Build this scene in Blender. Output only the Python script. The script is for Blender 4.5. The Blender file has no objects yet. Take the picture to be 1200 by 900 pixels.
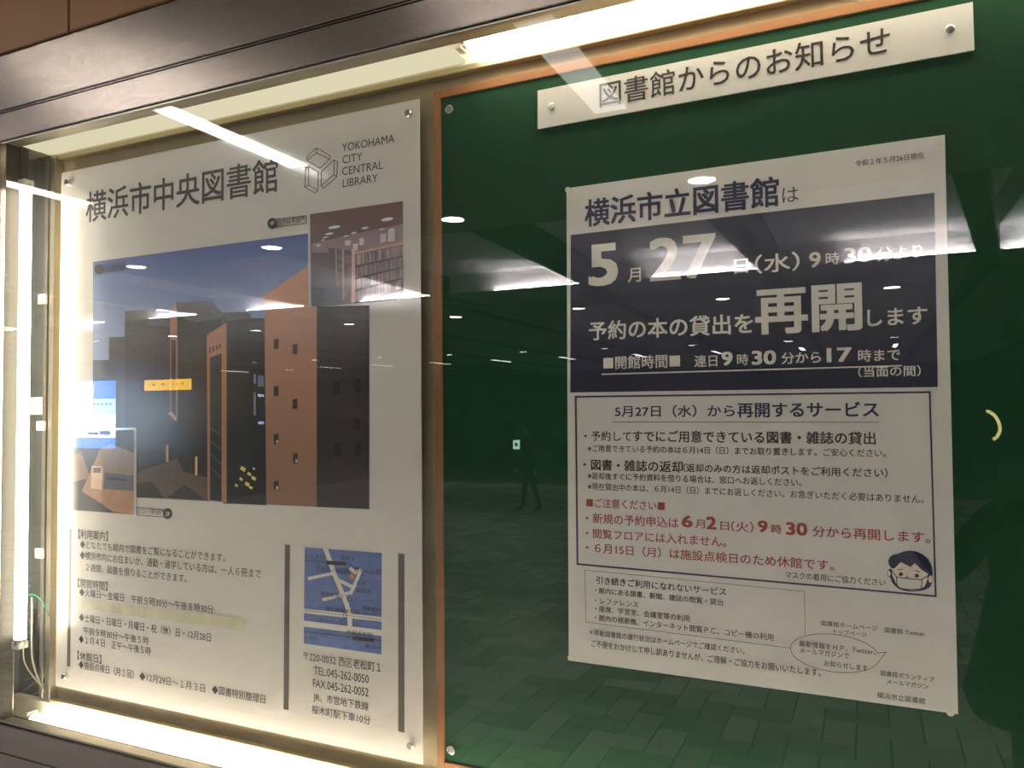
import bpy, bmesh, math, random
from mathutils import Vector, Matrix
random.seed(7)
SC = bpy.context.scene
COL = SC.collection

# ---------------------------------------------------------------- camera
ZO = 2.1203                       # height of the local origin above the floor
FPX = 898.4958
YAW, PIT, ROL = .4311, .0344, -.0092
CX, CY, CZ = .4002, -1.2809, -.4203
def _rot():
    cy, sy, cp, sp, cr, sr = math.cos(YAW), math.sin(YAW), math.cos(PIT), math.sin(PIT), math.cos(ROL), math.sin(ROL)
    f = Vector((-sy*cp, cy*cp, sp)); rt = Vector((cy, sy, 0)); u = rt.cross(f)
    return rt*cr+u*sr, -rt*sr+u*cr, f
RT, UP, FW = _rot()
cam = bpy.data.cameras.new('camera'); camo = bpy.data.objects.new('camera', cam); COL.objects.link(camo)
cam.sensor_width = 36; cam.lens = FPX*36/1200; cam.clip_start = .01; cam.clip_end = 200
m = Matrix((( RT.x, UP.x, -FW.x, CX), (RT.y, UP.y, -FW.y, CY), (RT.z, UP.z, -FW.z, CZ+ZO), (0, 0, 0, 1)))
camo.matrix_world = m
SC.camera = camo
def ray(x, y):
    return RT*((x-600)/FPX) + UP*((450-y)/FPX) + FW
def aty(x, y, Y):                 # point of the plane Y = const seen at a pixel (local z)
    d = ray(x, y); t = (Y-CY)/d.y
    return CX+d.x*t, CZ+d.z*t

# ---------------------------------------------------------------- world, exposure
w = bpy.data.worlds.new('world'); SC.world = w; w.use_nodes = True
w.node_tree.nodes['Background'].inputs[0].default_value = (.55, .52, .5, 1)
w.node_tree.nodes['Background'].inputs[1].default_value = .012
SC.view_settings.view_transform = 'Standard'; SC.view_settings.look = 'None'
SC.view_settings.exposure = -.28; SC.view_settings.gamma = 1; SC.view_settings.use_curve_mapping = False
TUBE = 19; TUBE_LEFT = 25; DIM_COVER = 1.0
DOWNLIGHT = 60; DOWN_W = 29; COVE = 150; SCREEN = 8
SC.cycles.sample_clamp_indirect = 150

# ---------------------------------------------------------------- materials
def lin(c):
    c /= 255
    return c/12.92 if c <= .04045 else ((c+.055)/1.055)**2.4
def rgb(r, g, b, k=1):
    return (min(lin(r)*k, .95), min(lin(g)*k, .95), min(lin(b)*k, .95))
def mat(name, col, rough=.5, metal=0, noise=0, scale=8, stretch=(1, 1, 1), bump=0, bscale=None, spec=.5, coat=0):
    m = bpy.data.materials.new(name); m.use_nodes = True
    nt = m.node_tree; b = nt.nodes['Principled BSDF']
    b.inputs['Base Color'].default_value = (*col, 1); b.inputs['Roughness'].default_value = rough
    b.inputs['Metallic'].default_value = metal; b.inputs['Specular IOR Level'].default_value = spec
    b.inputs['Coat Weight'].default_value = coat; b.inputs['Coat IOR'].default_value = 1.5; b.inputs['Coat Roughness'].default_value = .045
    if noise or bump:
        tc = nt.nodes.new('ShaderNodeTexCoord'); mp = nt.nodes.new('ShaderNodeMapping'); mp.inputs['Scale'].default_value = stretch
        nt.links.new(tc.outputs['Object'], mp.inputs[0])
        nz = nt.nodes.new('ShaderNodeTexNoise'); nz.inputs['Scale'].default_value = scale; nz.inputs['Detail'].default_value = 6
        nt.links.new(mp.outputs[0], nz.inputs[0])
        if noise:
            mr = nt.nodes.new('ShaderNodeMapRange'); mr.inputs['From Min'].default_value = .25; mr.inputs['From Max'].default_value = .75
            mr.inputs['To Min'].default_value = 1-noise; mr.inputs['To Max'].default_value = 1+noise
            nt.links.new(nz.outputs[0], mr.inputs[0])
            mx = nt.nodes.new('ShaderNodeVectorMath'); mx.operation = 'SCALE'; mx.inputs[0].default_value = col
            nt.links.new(mr.outputs[0], mx.inputs['Scale']); nt.links.new(mx.outputs[0], b.inputs['Base Color'])
        if bump:
            n2 = nz
            if bscale:
                n2 = nt.nodes.new('ShaderNodeTexNoise'); n2.inputs['Scale'].default_value = bscale; nt.links.new(mp.outputs[0], n2.inputs[0])
            bp = nt.nodes.new('ShaderNodeBump'); bp.inputs['Strength'].default_value = bump; bp.inputs['Distance'].default_value = .002
            nt.links.new(n2.outputs[0], bp.inputs['Height']); nt.links.new(bp.outputs[0], b.inputs['Normal']); nt.links.new(bp.outputs[0], b.inputs['Coat Normal'])
    return m
def emit(name, col, s):
    m = bpy.data.materials.new(name); m.use_nodes = True; nt = m.node_tree; nt.nodes.clear()
    o = nt.nodes.new('ShaderNodeOutputMaterial'); e = nt.nodes.new('ShaderNodeEmission')
    e.inputs[0].default_value = (*col, 1); e.inputs[1].default_value = s; nt.links.new(e.outputs[0], o.inputs[0])
    if name in ('downlight_glow', 'pale_blue_glow', 'pale_green_glow', 'amber_glow') or (name == 'linear_glow' and s == 22.5) or (name == 'screen_glow' and s < SCREEN*2.7): m.cycles.emission_sampling = 'NONE'
    return m
def glass_mat():
    m = bpy.data.materials.new('display_glass'); m.use_nodes = True; nt = m.node_tree; nt.nodes.clear(); N = nt.nodes.new; L = nt.links.new
    o = N('ShaderNodeOutputMaterial'); mx = N('ShaderNodeMixShader'); tr = N('ShaderNodeBsdfTransparent'); gl = N('ShaderNodeBsdfGlossy')
    gl.inputs['Roughness'].default_value = 0; tr.inputs[0].default_value = (.985, .995, .985, 1)
    g = N('ShaderNodeNewGeometry'); d = N('ShaderNodeVectorMath'); d.operation = 'DOT_PRODUCT'
    L(g.outputs['Incoming'], d.inputs[0]); L(g.outputs['Normal'], d.inputs[1])
    a = N('ShaderNodeMath'); a.operation = 'ABSOLUTE'; L(d.outputs['Value'], a.inputs[0])
    s = N('ShaderNodeMath'); s.operation = 'SUBTRACT'; s.inputs[0].default_value = 1; L(a.outputs[0], s.inputs[1])
    p = N('ShaderNodeMath'); p.operation = 'POWER'; p.inputs[1].default_value = 5; L(s.outputs[0], p.inputs[0])
    q = N('ShaderNodeMath'); q.operation = 'MULTIPLY_ADD'; q.inputs[1].default_value = .957; q.inputs[2].default_value = .043; L(p.outputs[0], q.inputs[0])
    L(q.outputs[0], mx.inputs[0]); L(tr.outputs[0], mx.inputs[1]); L(gl.outputs[0], mx.inputs[2]); L(mx.outputs[0], o.inputs[0])
    return m

PAPER = (.80, .76, .70)
M = dict(
    glass=glass_mat(),
    steel=mat('brushed_steel', (.50, .42, .37), .24, 1, .08, 3, (.6, 1, 60), .08, 60),
    steel_in=mat('inner_steel', (.62, .57, .46), .38, .85, .08, 4, (40, 1, .6), .2, 50),
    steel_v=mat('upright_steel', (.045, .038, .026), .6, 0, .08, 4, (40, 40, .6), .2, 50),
    gap=mat('gasket_black', (.012, .010, .008), .7),
    tan=mat('tan_wall_panel', (.34, .17, .066), .45, 0, .06, 3, bump=.1),
    cream=mat('cream_reflector', (.86, .82, .68), .45),
    dark=mat('compartment_grey', (.16, .165, .155), .5, .3, .2, 6),
    darker=mat('compartment_dark', (.045, .045, .04), .6),
    white_plastic=mat('white_plastic', (.8, .78, .72), .4),
    alu=mat('aluminium_rail', (.66, .62, .52), .35, .9, .05, 6, (20, 20, 1)),
    khaki=mat('khaki_backing', (.36, .29, .17), .75, 0, .08, 14, bump=.3, bscale=500),
    rail_khaki=mat('bronze_rail', (.50, .42, .25), .35, .6),
    wood=mat('orange_wood', (.33, .14, .045), .5, 0, .15, 10, (1, 1, 1), .1, 200),
    felt=mat('green_felt', (.008, .060, .023), .8, 0, .12, 40, bump=.25, bscale=900, spec=.25),
    panel=mat('poster_panel', (.82, .755, .68), .3, coat=1, bump=.02, bscale=300),
    paper=mat('notice_paper', (.80, .75, .70), .38, bump=.25, scale=6),
    strip=mat('title_strip', (.80, .76, .69), .4),
    ink=mat('print_ink', (.055, .042, .034), .35),
    ink_grey=mat('grey_print', (.17, .14, .12), .3),
    ink_navy=mat('navy_print', (.021, .022, .050), .32),
    ink_navy2=mat('navy_text', (.03, .032, .085), .4),
    ink_red=mat('red_print', (.42, .06, .045), .4),
    ink_redline=mat('logo_red', (.16, .055, .04), .3),
    ink_white=mat('white_print', (.80, .75, .68), .4),
    tape=mat('yellowed_tape', (.74, .68, .47), .3, 0, .12, 30, (1, 1, .3), .3, 60),
    chrome=mat('chrome_cap', (.7, .68, .64), .22, 1),
    clear=mat('clear_pin', (.85, .82, .68), .2, coat=1),
    tube=emit('tube_light', (1, .91, .74), TUBE), tubeb=emit('bottom_tube_light', (1, .91, .74), TUBE*1.12), tubel=emit('side_tube_light', (1, .91, .74), TUBE_LEFT),
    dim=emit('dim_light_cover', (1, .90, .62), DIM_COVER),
    floor=mat('paver_stone', (.34, .33, .31), .55, 0, .15, 5, bump=.2), joint=mat('paver_joint', (.035, .035, .035), .9),
    ceil=mat('ceiling_board', (.26, .25, .25), .8), beam=mat('ceiling_joint', (.06, .06, .06), .7),
    coffer=mat('coffer_white', (.78, .75, .76), .7),
    down=emit('downlight_glow', (1, .93, .84), DOWNLIGHT), cove=emit('cove_glow', (1, .96, .95), COVE),
    wall=mat('far_wall', (.06, .055, .05), .7), cloth=mat('dark_cloth', (.012, .013, .016), .8), skin=mat('skin', (.5, .32, .22), .5),
    hair=mat('black_hair', (.01, .009, .008), .5), strap=mat('yellow_strap', (.75, .65, .12), .4),
)
_pc = {}
def pc(r, g, b, k=2.0):           # photographic print colour; k turns the printed tone into albedo under this light
    key = (r, g, b, k)
    if key not in _pc:
        _pc[key] = mat('photo_ink', rgb(r, g, b, k*.88), .4, 0, .14, 45, bump=.07, bscale=700, coat=1)
    return _pc[key]

# ---------------------------------------------------------------- builders
def link(name, bm, mats, parent=None, smooth=False):
    me = bpy.data.meshes.new(name); bm.to_mesh(me); bm.free()
    for mm in (mats if isinstance(mats, (list, tuple)) else [mats]): me.materials.append(mm)
    if smooth:
        for p in me.polygons: p.use_smooth = True
    o = bpy.data.objects.new(name, me); COL.objects.link(o)
    if parent: o.parent = parent
    return o
def thing(name, label, cat, loc, group=None):
    o = bpy.data.objects.new(name, None); COL.objects.link(o); o.location = (loc[0], loc[1], loc[2]+ZO); o.empty_display_size = .05
    o['label'] = label; o['category'] = cat
    if group: o['group'] = group
    bpy.context.view_layer.update()
    return o
def tag(o, label, cat, group=None):
    o['label'] = label; o['category'] = cat
    if group: o['group'] = group
    return o
def struct(o):
    o['kind'] = 'structure'; return o
def org(parent):                  # parent origin in local coordinates
    if parent is None: return Vector((0, 0, -ZO))
    v = Vector(); p = parent
    while p: v += p.location; p = p.parent
    return v - Vector((0, 0, ZO))
def bx(bm, x0, x1, y0, y1, z0, z1, bev=0, mi=0):
    r = bmesh.ops.create_cube(bm, size=1)
    for v in r['verts']:
        v.co = Vector(((x0+x1)/2+v.co.x*(x1-x0), (y0+y1)/2+v.co.y*(y1-y0), (z0+z1)/2+v.co.z*(z1-z0)))
    fs = {f for v in r['verts'] for f in v.link_faces}
    for f in fs: f.material_index = mi
    if bev:
        bmesh.ops.bevel(bm, geom=list({e for v in r['verts'] for e in v.link_edges}), offset=bev, segments=2, affect='EDGES')
def box(name, x0, x1, y0, y1, z0, z1, m, parent=None, bev=0):
    bm = bmesh.new(); bx(bm, x0, x1, y0, y1, z0, z1, bev)
    o = org(parent); bmesh.ops.translate(bm, verts=bm.verts, vec=-o)
    return link(name, bm, m, parent)
def cyl(bm, a, b, r0, r1=None, seg=20, cap=True):
    a = Vector(a); b = Vector(b); r1 = r0 if r1 is None else r1; d = (b-a)
    r = bmesh.ops.create_cone(bm, cap_ends=cap, segments=seg, radius1=r0, radius2=r1, depth=d.length)
    q = Vector((0, 0, 1)).rotation_difference(d)
    bmesh.ops.transform(bm, verts=r['verts'], matrix=Matrix.Translation((a+b)/2) @ q.to_matrix().to_4x4())
    return r['verts']
def rod(name, a, b, r, m, parent=None, r1=None, seg=20):
    bm = bmesh.new(); cyl(bm, a, b, r, r1, seg); bmesh.ops.translate(bm, verts=bm.verts, vec=-org(parent))
    o = link(name, bm, m, parent, True)
    return o
def wire(name, pts, r, m, parent=None):
    cu = bpy.data.curves.new(name, 'CURVE'); cu.dimensions = '3D'; cu.bevel_depth = r; cu.bevel_resolution = 2; cu.resolution_u = 6
    s = cu.splines.new('NURBS'); s.points.add(len(pts)-1); s.use_endpoint_u = True; s.order_u = 4
    o0 = org(parent)
    for p, q in zip(s.points, pts): p.co = (*(Vector(q)-o0), 1)
    t = bpy.data.objects.new('tmp', cu); COL.objects.link(t)
    me = bpy.data.meshes.new_from_object(t.evaluated_get(bpy.context.evaluated_depsgraph_get()))
    bpy.data.objects.remove(t); me.materials.clear(); me.materials.append(m)
    for p in me.polygons: p.use_smooth = True
    o = bpy.data.objects.new(name, me); COL.objects.link(o)
    if parent: o.parent = parent
    return o

class Sheet:
    """Flat print on the plane Y = y: polygons and lettering at their places on the sheet."""
    def __init__(s, y, parent, rot=0): s.y, s.parent, s.rot = y, parent, rot
    def P(s, x, y, lay=0):
        X, Z = aty(x, y, s.y); return Vector((X, s.y-lay*.00012-.0002, Z))
    def polys(s, name, items):     # items: (points, material, layer)
        bm = bmesh.new(); ms = []; o = org(s.parent)
        for n_, (pts, m, lay) in enumerate(items):
            lay = lay+(n_ % 60)*.0125
            if m not in ms: ms.append(m)
            vs = [bm.verts.new(s.P(*p, lay)-o) for p in pts]
            f = bm.faces.new(vs); f.material_index = ms.index(m); f.normal_update()
            if f.normal.y > 0: f.normal_flip()
        bmesh.ops.triangulate(bm, faces=[f for f in bm.faces if len(f.verts) > 4])
        return link(name, bm, ms, s.parent)
    def line(s, pts, wpx, lay=3, closed=False):   # polyline as quads (pixels of width at that place)
        out = []; n = len(pts)
        for i in range(n if closed else n-1):
            a = Vector(pts[i]); b = Vector(pts[(i+1) % n]); d = (b-a).normalized()*wpx/2; nn = Vector((-d.y, d.x))
            a2 = a-d; b2 = b+d
            out.append([tuple(a2+nn), tuple(b2+nn), tuple(b2-nn), tuple(a2-nn)])
        return out
    def ell(s, cx, cy, rx, ry, n=20, sl=0):
        return [(cx+rx*math.cos(t*2*math.pi/n), cy+ry*math.sin(t*2*math.pi/n)+sl*rx*math.cos(t*2*math.pi/n)) for t in range(n)]
    def text(s, body, x0, yb, x1, h, m, bold=0, latin=False, lay=4, name='lettering'):
        """body from pixel x0 to x1, glyph bottom at yb and glyph height h (pixels, at x0)"""
        cu = bpy.data.curves.new('t', 'FONT'); cu.body = body; cu.resolution_u = 3; cu.fill_mode = 'FRONT'
        t = bpy.data.objects.new('tmp', cu); COL.objects.link(t)
        me = bpy.data.meshes.new_from_object(t.evaluated_get(bpy.context.evaluated_depsgraph_get()))
        bpy.data.objects.remove(t)
        xs = [v.co.x for v in me.vertices]; a, b = min(xs), max(xs)
        X0, Zb = aty(x0, yb, s.y); X1, _ = aty(x1, yb, s.y); _, Zt = aty(x0, yb-h, s.y)
        kz = (Zt-Zb)/(.70 if latin else .92); bb = 0 if latin else -.08
        kx = (X1-X0)/(b-a); c, sn = math.cos(s.rot), math.sin(s.rot); o = org(s.parent)
        base = [v.co.copy() for v in me.vertices]; tri = [tuple(p.vertices) for p in me.polygons]
        sh = [(0, 0)] if bold < .003 else [(-bold, -bold), (bold, -bold), (bold, bold), (-bold, bold)] + ([(0, 0)] if bold > .02 else [])
        vs, fs = [], []
        for i, (u, w_) in enumerate(sh):       # heavier strokes: the same glyphs laid a hair apart
            for q_ in base:
                px, pz = (q_.x-a+u)*kx, (q_.y-bb+w_*.8)*kz
                vs.append(Vector((X0+px*c-pz*sn, s.y-.0002-lay*.00012-i*4e-6, Zb+px*sn+pz*c))-o)
            fs += [tuple(k_+i*len(base) for k_ in t_) for t_ in tri]
        me = bpy.data.meshes.new(name); me.from_pydata(vs, [], fs)
        me.materials.clear(); me.materials.append(m)
        ob = bpy.data.objects.new(name, me); COL.objects.link(ob); ob.parent = s.parent
        return ob

# ================================================================ THE CASE (large structure first)
XL, XR = -1.502, 1.36
YF, YG = -.120, -.112             # frame face, front of the glass
ZT, ZB = .249, -1.149
# stainless surround: bands with a double groove, each band a part
fr = cs = thing('display_case', 'lit wall display case with brushed steel surround, glass front and cream light troughs', 'display case', (0, YF, ZB-.25))
def band(name, x0, x1, z0, z1, y0=YF, y1=YF+.05): return box(name, x0, x1, y0, y1, z0, z1, M['steel'], fr, .0012)
XO = XL-.28; XRO = XR+.28
band('top_band', XO, XRO, ZT, .3150); band('top_band', XO, XRO, .3240, .459); box('groove_strip', XO, XRO, YF+.001, YF+.03, .3185, .3203, M['steel'], fr)
box('groove_backing', XO, XRO, YF+.004, YF+.04, .3150, .3240, M['gap'], fr)
band('bottom_band', XO, XRO, -1.2145, ZB-.002); band('bottom_band', XO, XRO, -1.36, -1.2175); box('groove_backing', XO, XRO, YF+.004, YF+.04, -1.2176, -1.2144, M['gap'], fr)
band('side_band', XO, XL, ZB-.001, ZT-.0005); band('side_band', XR, XRO, ZB-.001, ZT-.0005)
for z0, z1 in ((ZT-.0035, ZT-.0008), (ZB+.0008, ZB+.003)): box('glazing_gasket', XL, XR, YF+.001, YF+.009, z0, z1, M['gap'], fr)
for z0, z1 in ((ZT-.007, ZT-.0036), (ZB+.0031, ZB+.0075)): box('glazing_bead', XL, XR, YF+.002, YF+.006, z0, z1, M['alu'], fr)

gp = box('glass_pane', XL+.0005, XR-.0005, YG, YG+.005, ZB+.0008, ZT-.0008, M['glass'], fr); gp['label'] = 'clear glass pane mirroring the hall'

# shell of the case
def cb(name, *a, **k): return box(name, *a[:6], M[a[6]] if isinstance(a[6], str) else a[6], cs, **k)
cb('back_panel', XL-.10, XR, .012, .03, ZB-.05, ZT+.06, 'khaki')
cb('top_ledge', XL-.1, XR, YG+.006, -.075, ZT-.002, ZT+.004, 'steel_in')
cb('top_trough', XL-.1, XR, -.079, -.075, ZT+.004, ZT+.05, 'cream'); cb('top_trough', XL-.1, XR, -.079, .012, ZT+.05, ZT+.055, 'cream'); cb('top_trough', XL-.1, XR, .008, .0119, ZT-.006, ZT+.05, 'cream')
cb('back_rail', XL+.05, XR, -.006, .0119, .2285, .2405, 'rail_khaki', bev=.001)
cb('bottom_ledge', XL+.016, XR, YG+.006, -.083, ZB-.004, ZB+.002, 'steel_in')
cb('bottom_trough', XL-.1, XR, -.087, -.083, ZB-.04, ZB-.004, 'cream'); cb('bottom_trough', XL-.1, XR, -.087, .012, ZB-.045, ZB-.04, 'cream')
cb('bottom_trough', XL-.1, XR, -.012, .0119, ZB-.04, ZB+.014, 'cream')
cb('bottom_rail', XL+.05, XR, -.014, -.0005, ZB+.014, ZB+.024, 'rail_khaki', bev=.001)
cb('top_light_cover', XL+.0, -.285, -.0745, .0079, ZT+.002, ZT+.006, 'dim')
# left compartment
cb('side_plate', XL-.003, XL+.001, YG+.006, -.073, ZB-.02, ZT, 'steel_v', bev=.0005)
cb('side_recess', XL-.10, XL-.095, -.075, .012, ZB-.04, ZT, 'dark'); cb('side_recess', XL-.095, XL-.003, -.078, -.073, ZB-.04, ZT, 'dark')
cb('side_recess', XL-.095, XL+.0, .004, .012, ZB-.04, ZT, 'dark')
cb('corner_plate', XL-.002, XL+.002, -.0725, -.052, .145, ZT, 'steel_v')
cb('wiring_plate', XL-.07, XL-.062, -.01, .0035, -.80, .245, 'dark')
cb('tube_bracket', XL-.062, XL-.004, -.004, .0035, -.42, -.375, 'white_plastic', bev=.001)
cb('edge_rail', -1.4955, -1.4835, -.012, .0119, ZB+.02, ZT-.02, 'alu', bev=.001); cb('edge_rail', -1.4775, -1.459, -.010, .0119, ZB+.02, ZT-.006, 'alu', bev=.001)
cb('edge_shadow_gap', -1.4835, -1.4775, .004, .0119, ZB+.02, ZT-.006, 'gap')
for py in (350, 499, 649):
    z = aty(58, py, -.012)[1]; c = cb('rail_clip', -1.506, -1.478, -.020, -.0125, z-.012, z+.012, 'white_plastic', bev=.001)
# cables down in the corner
def aw(px, py, Y): X, Z = aty(px, py, Y); return (X, Y, Z)
wire('cable', [aw(34, 697, -.03), aw(42, 694, -.025), aw(50, 703, -.02), aw(58, 722, -.018)], .0013, mat('green_cable', (.02, .30, .16), .4), cs)
wire('cable', [aw(37, 700, -.02), aw(38, 722, -.02), aw(36, 760, -.02), aw(38, 778, -.02), aw(45, 798, -.02), aw(52, 812, -.02)], .002, mat('cream_cable', (.7, .66, .5), .4), cs)
wire('cable', [aw(31, 735, -.03), aw(26, 760, -.03), aw(27, 778, -.03), aw(36, 790, -.03), aw(50, 806, -.03)], .0018, mat('cream_cable', (.7, .66, .5), .4), cs)
wire('cable', [aw(40, 715, -.01), aw(34, 735, -.01), aw(42, 750, -.01), aw(36, 770, -.01), aw(46, 790, -.01)], .005, mat('grey_conduit', (.10, .10, .10), .4), cs)
wire('cable', [aw(46, 700, -.005), aw(48, 730, -.005), aw(44, 760, -.005), aw(52, 800, -.005)], .006, mat('dark_conduit', (.04, .04, .045), .4), cs)
for (a, b) in (((24, 812), (68, 778)), ((30, 796), (62, 786)), ((36, 815), (66, 800))):
    wire('cobweb', [aw(*a, -.05), aw((a[0]+b[0])/2, (a[1]+b[1])/2+2, -.045), aw(*b, -.02)], .0003, M['white_plastic'], cs)

# fluorescent tubes
def tube(label, a, b, r, m, g='fluorescent tubes inside the case'):
    a = Vector(a); b = Vector(b); t = thing('fluorescent_tube', label, 'lamp', a, g); d = (b-a).normalized()
    rod('glass_tube', a+d*.012, b-d*.012, r, m, t); rod('end_cap', a-d*.001, a+d*.0125, r*1.02, M['alu'], t); rod('end_cap', b-d*.0125, b+d*.001, r*1.02, M['alu'], t)
    for e in (a, b):
        s = -1 if e is a else 1
        box('lamp_holder', e.x-.006, e.x+.006, e.y-.012, e.y+.012, e.z-.02, e.z+.02, M['white_plastic'], t) if abs(d.z) < .5 else \
        box('lamp_holder', e.x-.014, e.x+.012, e.y-.012, e.y+.012, e.z+s*.002-.008, e.z+s*.002+.008, M['white_plastic'], t)
    return t
tube('bright fluorescent tube running along the top edge over the green board', (-.27, -.038, ZT+.022), (XR-.03, -.038, ZT+.022), .016, M['tube'])
tube('bright fluorescent tube lying in the bottom light trough', (XL+.03, -.046, ZB-.016), (XR-.03, -.046, ZB-.016), .016, M['tubeb'])
tube('upright fluorescent tube at the far left edge of the case', (-1.474, -.074, -.975), (-1.474, -.074, .150), .013, M['tubel'])

# ================================================================ GREEN BOARD
XG0 = -.3515
gb = thing('green_noticeboard', 'dark green felt noticeboard edged with an orange-brown wooden strip', 'noticeboard', (.5, 0, -1.093))
box('felt_panel', XG0+.016, 1.30, .0, .0119, -1.081, .187, M['felt'], gb)
box('frame_strip', XG0, XG0+.0165, -.003, .0118, -1.094, .2025, M['wood'], gb, .0012)
box('frame_strip', XG0+.0166, 1.30, -.003, .0118, .1865, .2025, M['wood'], gb, .0012)
box('frame_strip', XG0+.0166, 1.30, -.003, .0118, -1.094, -1.081, M['wood'], gb, .0012)
box('frame_strip', 1.301, 1.317, -.003, .0118, -1.094, .2025, M['wood'], gb, .0012)
def screw(parent, px, py, Y, r, name='standoff_cap', depth=.006):
    X, Z = aty(px, py, Y-depth); bm = bmesh.new()
    cyl(bm, (X, Y, Z), (X, Y-depth*.8, Z), r, r, 24); cyl(bm, (X, Y-depth*.8, Z), (X, Y-depth, Z), r, r*.82, 24)
    bmesh.ops.translate(bm, verts=bm.verts, vec=-org(parent)); return link(name, bm, M['chrome'], parent)
screw(gb, 526, 128, 0, .0085, depth=.004); screw(gb, 528, 879, 0, .0085, depth=.004)
bm = bmesh.new(); 

# ================================================================ LIBRARY POSTER (left panel)
YB = -.015
x0, z0 = aty(70, 204, YB); x1, z1 = aty(493.5, 115, YB)
XB0, XB1 = -1.4283, -.3755; ZB1, ZB0 = .1887, -1.0886
po = thing('library_poster', 'large white library information poster with building photographs and a small blue map', 'poster', (-.9, YB, ZB0), None)
box('panel', XB0, XB1, YB, YB+.003, ZB0, ZB1, M['panel'], po, .0004)
for p in ((77, 213), (477, 132), (73.5, 793), (479.5, 875)):
    screw(po, p[0], p[1], YB, .0075, depth=.010)
    X, Z = aty(p[0], p[1], YB-.01); rod('standoff_post', (X, YB+.003, Z), (X, .0119, Z), .005, M['chrome'], po)
B = Sheet(YB, po)
I, G_ = M['ink'], M['ink_grey']
B.text('横浜市中央図書館', 101, 261, 325.5, 35, I, .012, name='poster_title')
for t, a, b, c, h in (('YOKOHAMA', 401, 178, 462.4, 9.5), ('CITY', 401.5, 192, 424.8, 9.5), ('CENTRAL', 401.2, 205.7, 448.8, 9.5), ('LIBRARY', 401.8, 219.6, 443, 9.5)):
    B.text(t, a, b, c, h, I, -.012, True, name='logo_lettering')
def lc(x, y): return (350+x/9.231, 160+y/9.231)
L = []
for pts, cl in (([(95, 215), (195, 122), (345, 210), (335, 245), (232, 345), (95, 262)], True), ([(95, 255), (195, 178), (335, 245)], False), ([(195, 122), (195, 178)], False),
                ([(78, 335), (122, 330), (212, 385), (210, 585), (178, 612), (70, 548)], True), ([(110, 340), (106, 525), (210, 585)], False), ([(70, 548), (106, 525)], False), ([(78, 335), (110, 340)], False),
                ([(378, 255), (422, 275), (412, 438), (268, 560), (245, 535), (245, 385)], True), ([(388, 262), (382, 412), (245, 535)], False), ([(382, 412), (412, 438)], False)):
    L += B.line([lc(*p) for p in pts], .9, closed=cl)
B.polys('library_logo', [(q, M['ink_redline'], 3) for q in L])

# --- photograph prints (flat pictures on the poster)
def interp(a, b, t): return (a[0]+(b[0]-a[0])*t, a[1]+(b[1]-a[1])*t)
def gradient_mat(name, stops, z0, z1):
    m = mat(name, (1, 1, 1), .4, bump=.07, scale=700, coat=1); nt = m.node_tree; b = nt.nodes['Principled BSDF']
    tc = nt.nodes.new('ShaderNodeTexCoord'); sp = nt.nodes.new('ShaderNodeSeparateXYZ'); mr = nt.nodes.new('ShaderNodeMapRange'); cr = nt.nodes.new('ShaderNodeValToRGB')
    nt.links.new(tc.outputs['Object'], sp.inputs[0]); nt.links.new(sp.outputs[2], mr.inputs[0]); nt.links.new(mr.outputs[0], cr.inputs[0]); nt.links.new(cr.outputs[0], b.inputs['Base Color'])
    mr.inputs['From Min'].default_value = z0; mr.inputs['From Max'].default_value = z1
    e = cr.color_ramp.elements
    for i, (p, c) in enumerate(stops):
        x = e[i] if i < 2 else e.new(p)
        x.position = p; x.color = (*c, 1)
    return m
zs0 = aty(250, 385, YB)[1]-ZB0; zs1 = aty(300, 280, YB)[1]-ZB0
sky = gradient_mat('printed_sky', [(0, rgb(128, 140, 172, 1.7)), (1, rgb(62, 78, 134, 1.7))], zs0, zs1)
dk, dk2, dk3 = pc(54, 43, 38, 1.5), pc(44, 36, 31, 1.4), pc(30, 25, 22, 1.4)
org1, org2 = pc(162, 112, 86, 1.75), pc(142, 98, 76, 1.7)
it = []
A_ = it.append
A_(([(109, 307), (361, 273.5), (361, 359.5), (433, 358), (433, 596.7), (160.5, 583), (160.5, 503), (109, 503)], sky, 0))
A_(([(109, 422), (128, 422), (128, 395), (147, 395), (147, 540), (109, 540)], pc(62, 58, 60, 1.8), 1))
A_(([(146.5, 364.6), (173, 362.5), (192, 371), (200, 373), (200, 575), (160.5, 572), (160.5, 503), (146.5, 503)], dk, 1))
A_(([(173, 362.5), (192, 371), (206, 372), (206, 382), (173, 382)], pc(66, 62, 66, 1.8), 2))
A_(([(199, 398), (207.5, 398), (207.5, 576), (199, 576)], dk2, 1))
A_(([(206.7, 354), (246.8, 352), (261, 366.7), (264, 580), (206.7, 575)], dk2, 2))
A_(([(206.7, 354), (246.8, 352), (261, 366.7), (261, 372), (230, 378), (206.7, 370)], pc(84, 80, 84, 1.7), 3))
A_(([(199.5, 366), (206.7, 355), (208, 372), (208, 397), (199.5, 397)], org1, 4))
A_(([(199.5, 397), (201.2, 397), (201.2, 486), (199.5, 484)], org2, 4)); A_(([(206.4, 397), (208.4, 397), (208.4, 490), (206.4, 488)], org1, 4))
A_(([(197, 484), (201.5, 482), (208.2, 491), (206.5, 494)], pc(170, 140, 120, 1.9), 5))
A_(([(160.5, 556), (165, 552), (208, 537), (215, 553), (246, 560), (246, 587), (160.5, 583)], pc(88, 74, 62, 1.7), 3))
A_(([(160.5, 566), (178, 564), (192, 583), (160.5, 583)], dk, 4)); A_(([(196, 583), (217, 568), (232, 579), (240, 586)], dk, 4))
A_(([(195.2, 521), (197.8, 521), (197.8, 541), (195.2, 541)], pc(190, 150, 110, 1.9), 5)); A_(([(229, 535), (231.6, 535), (231.6, 557), (229, 557)], pc(200, 170, 120, 1.9), 5))
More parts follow.
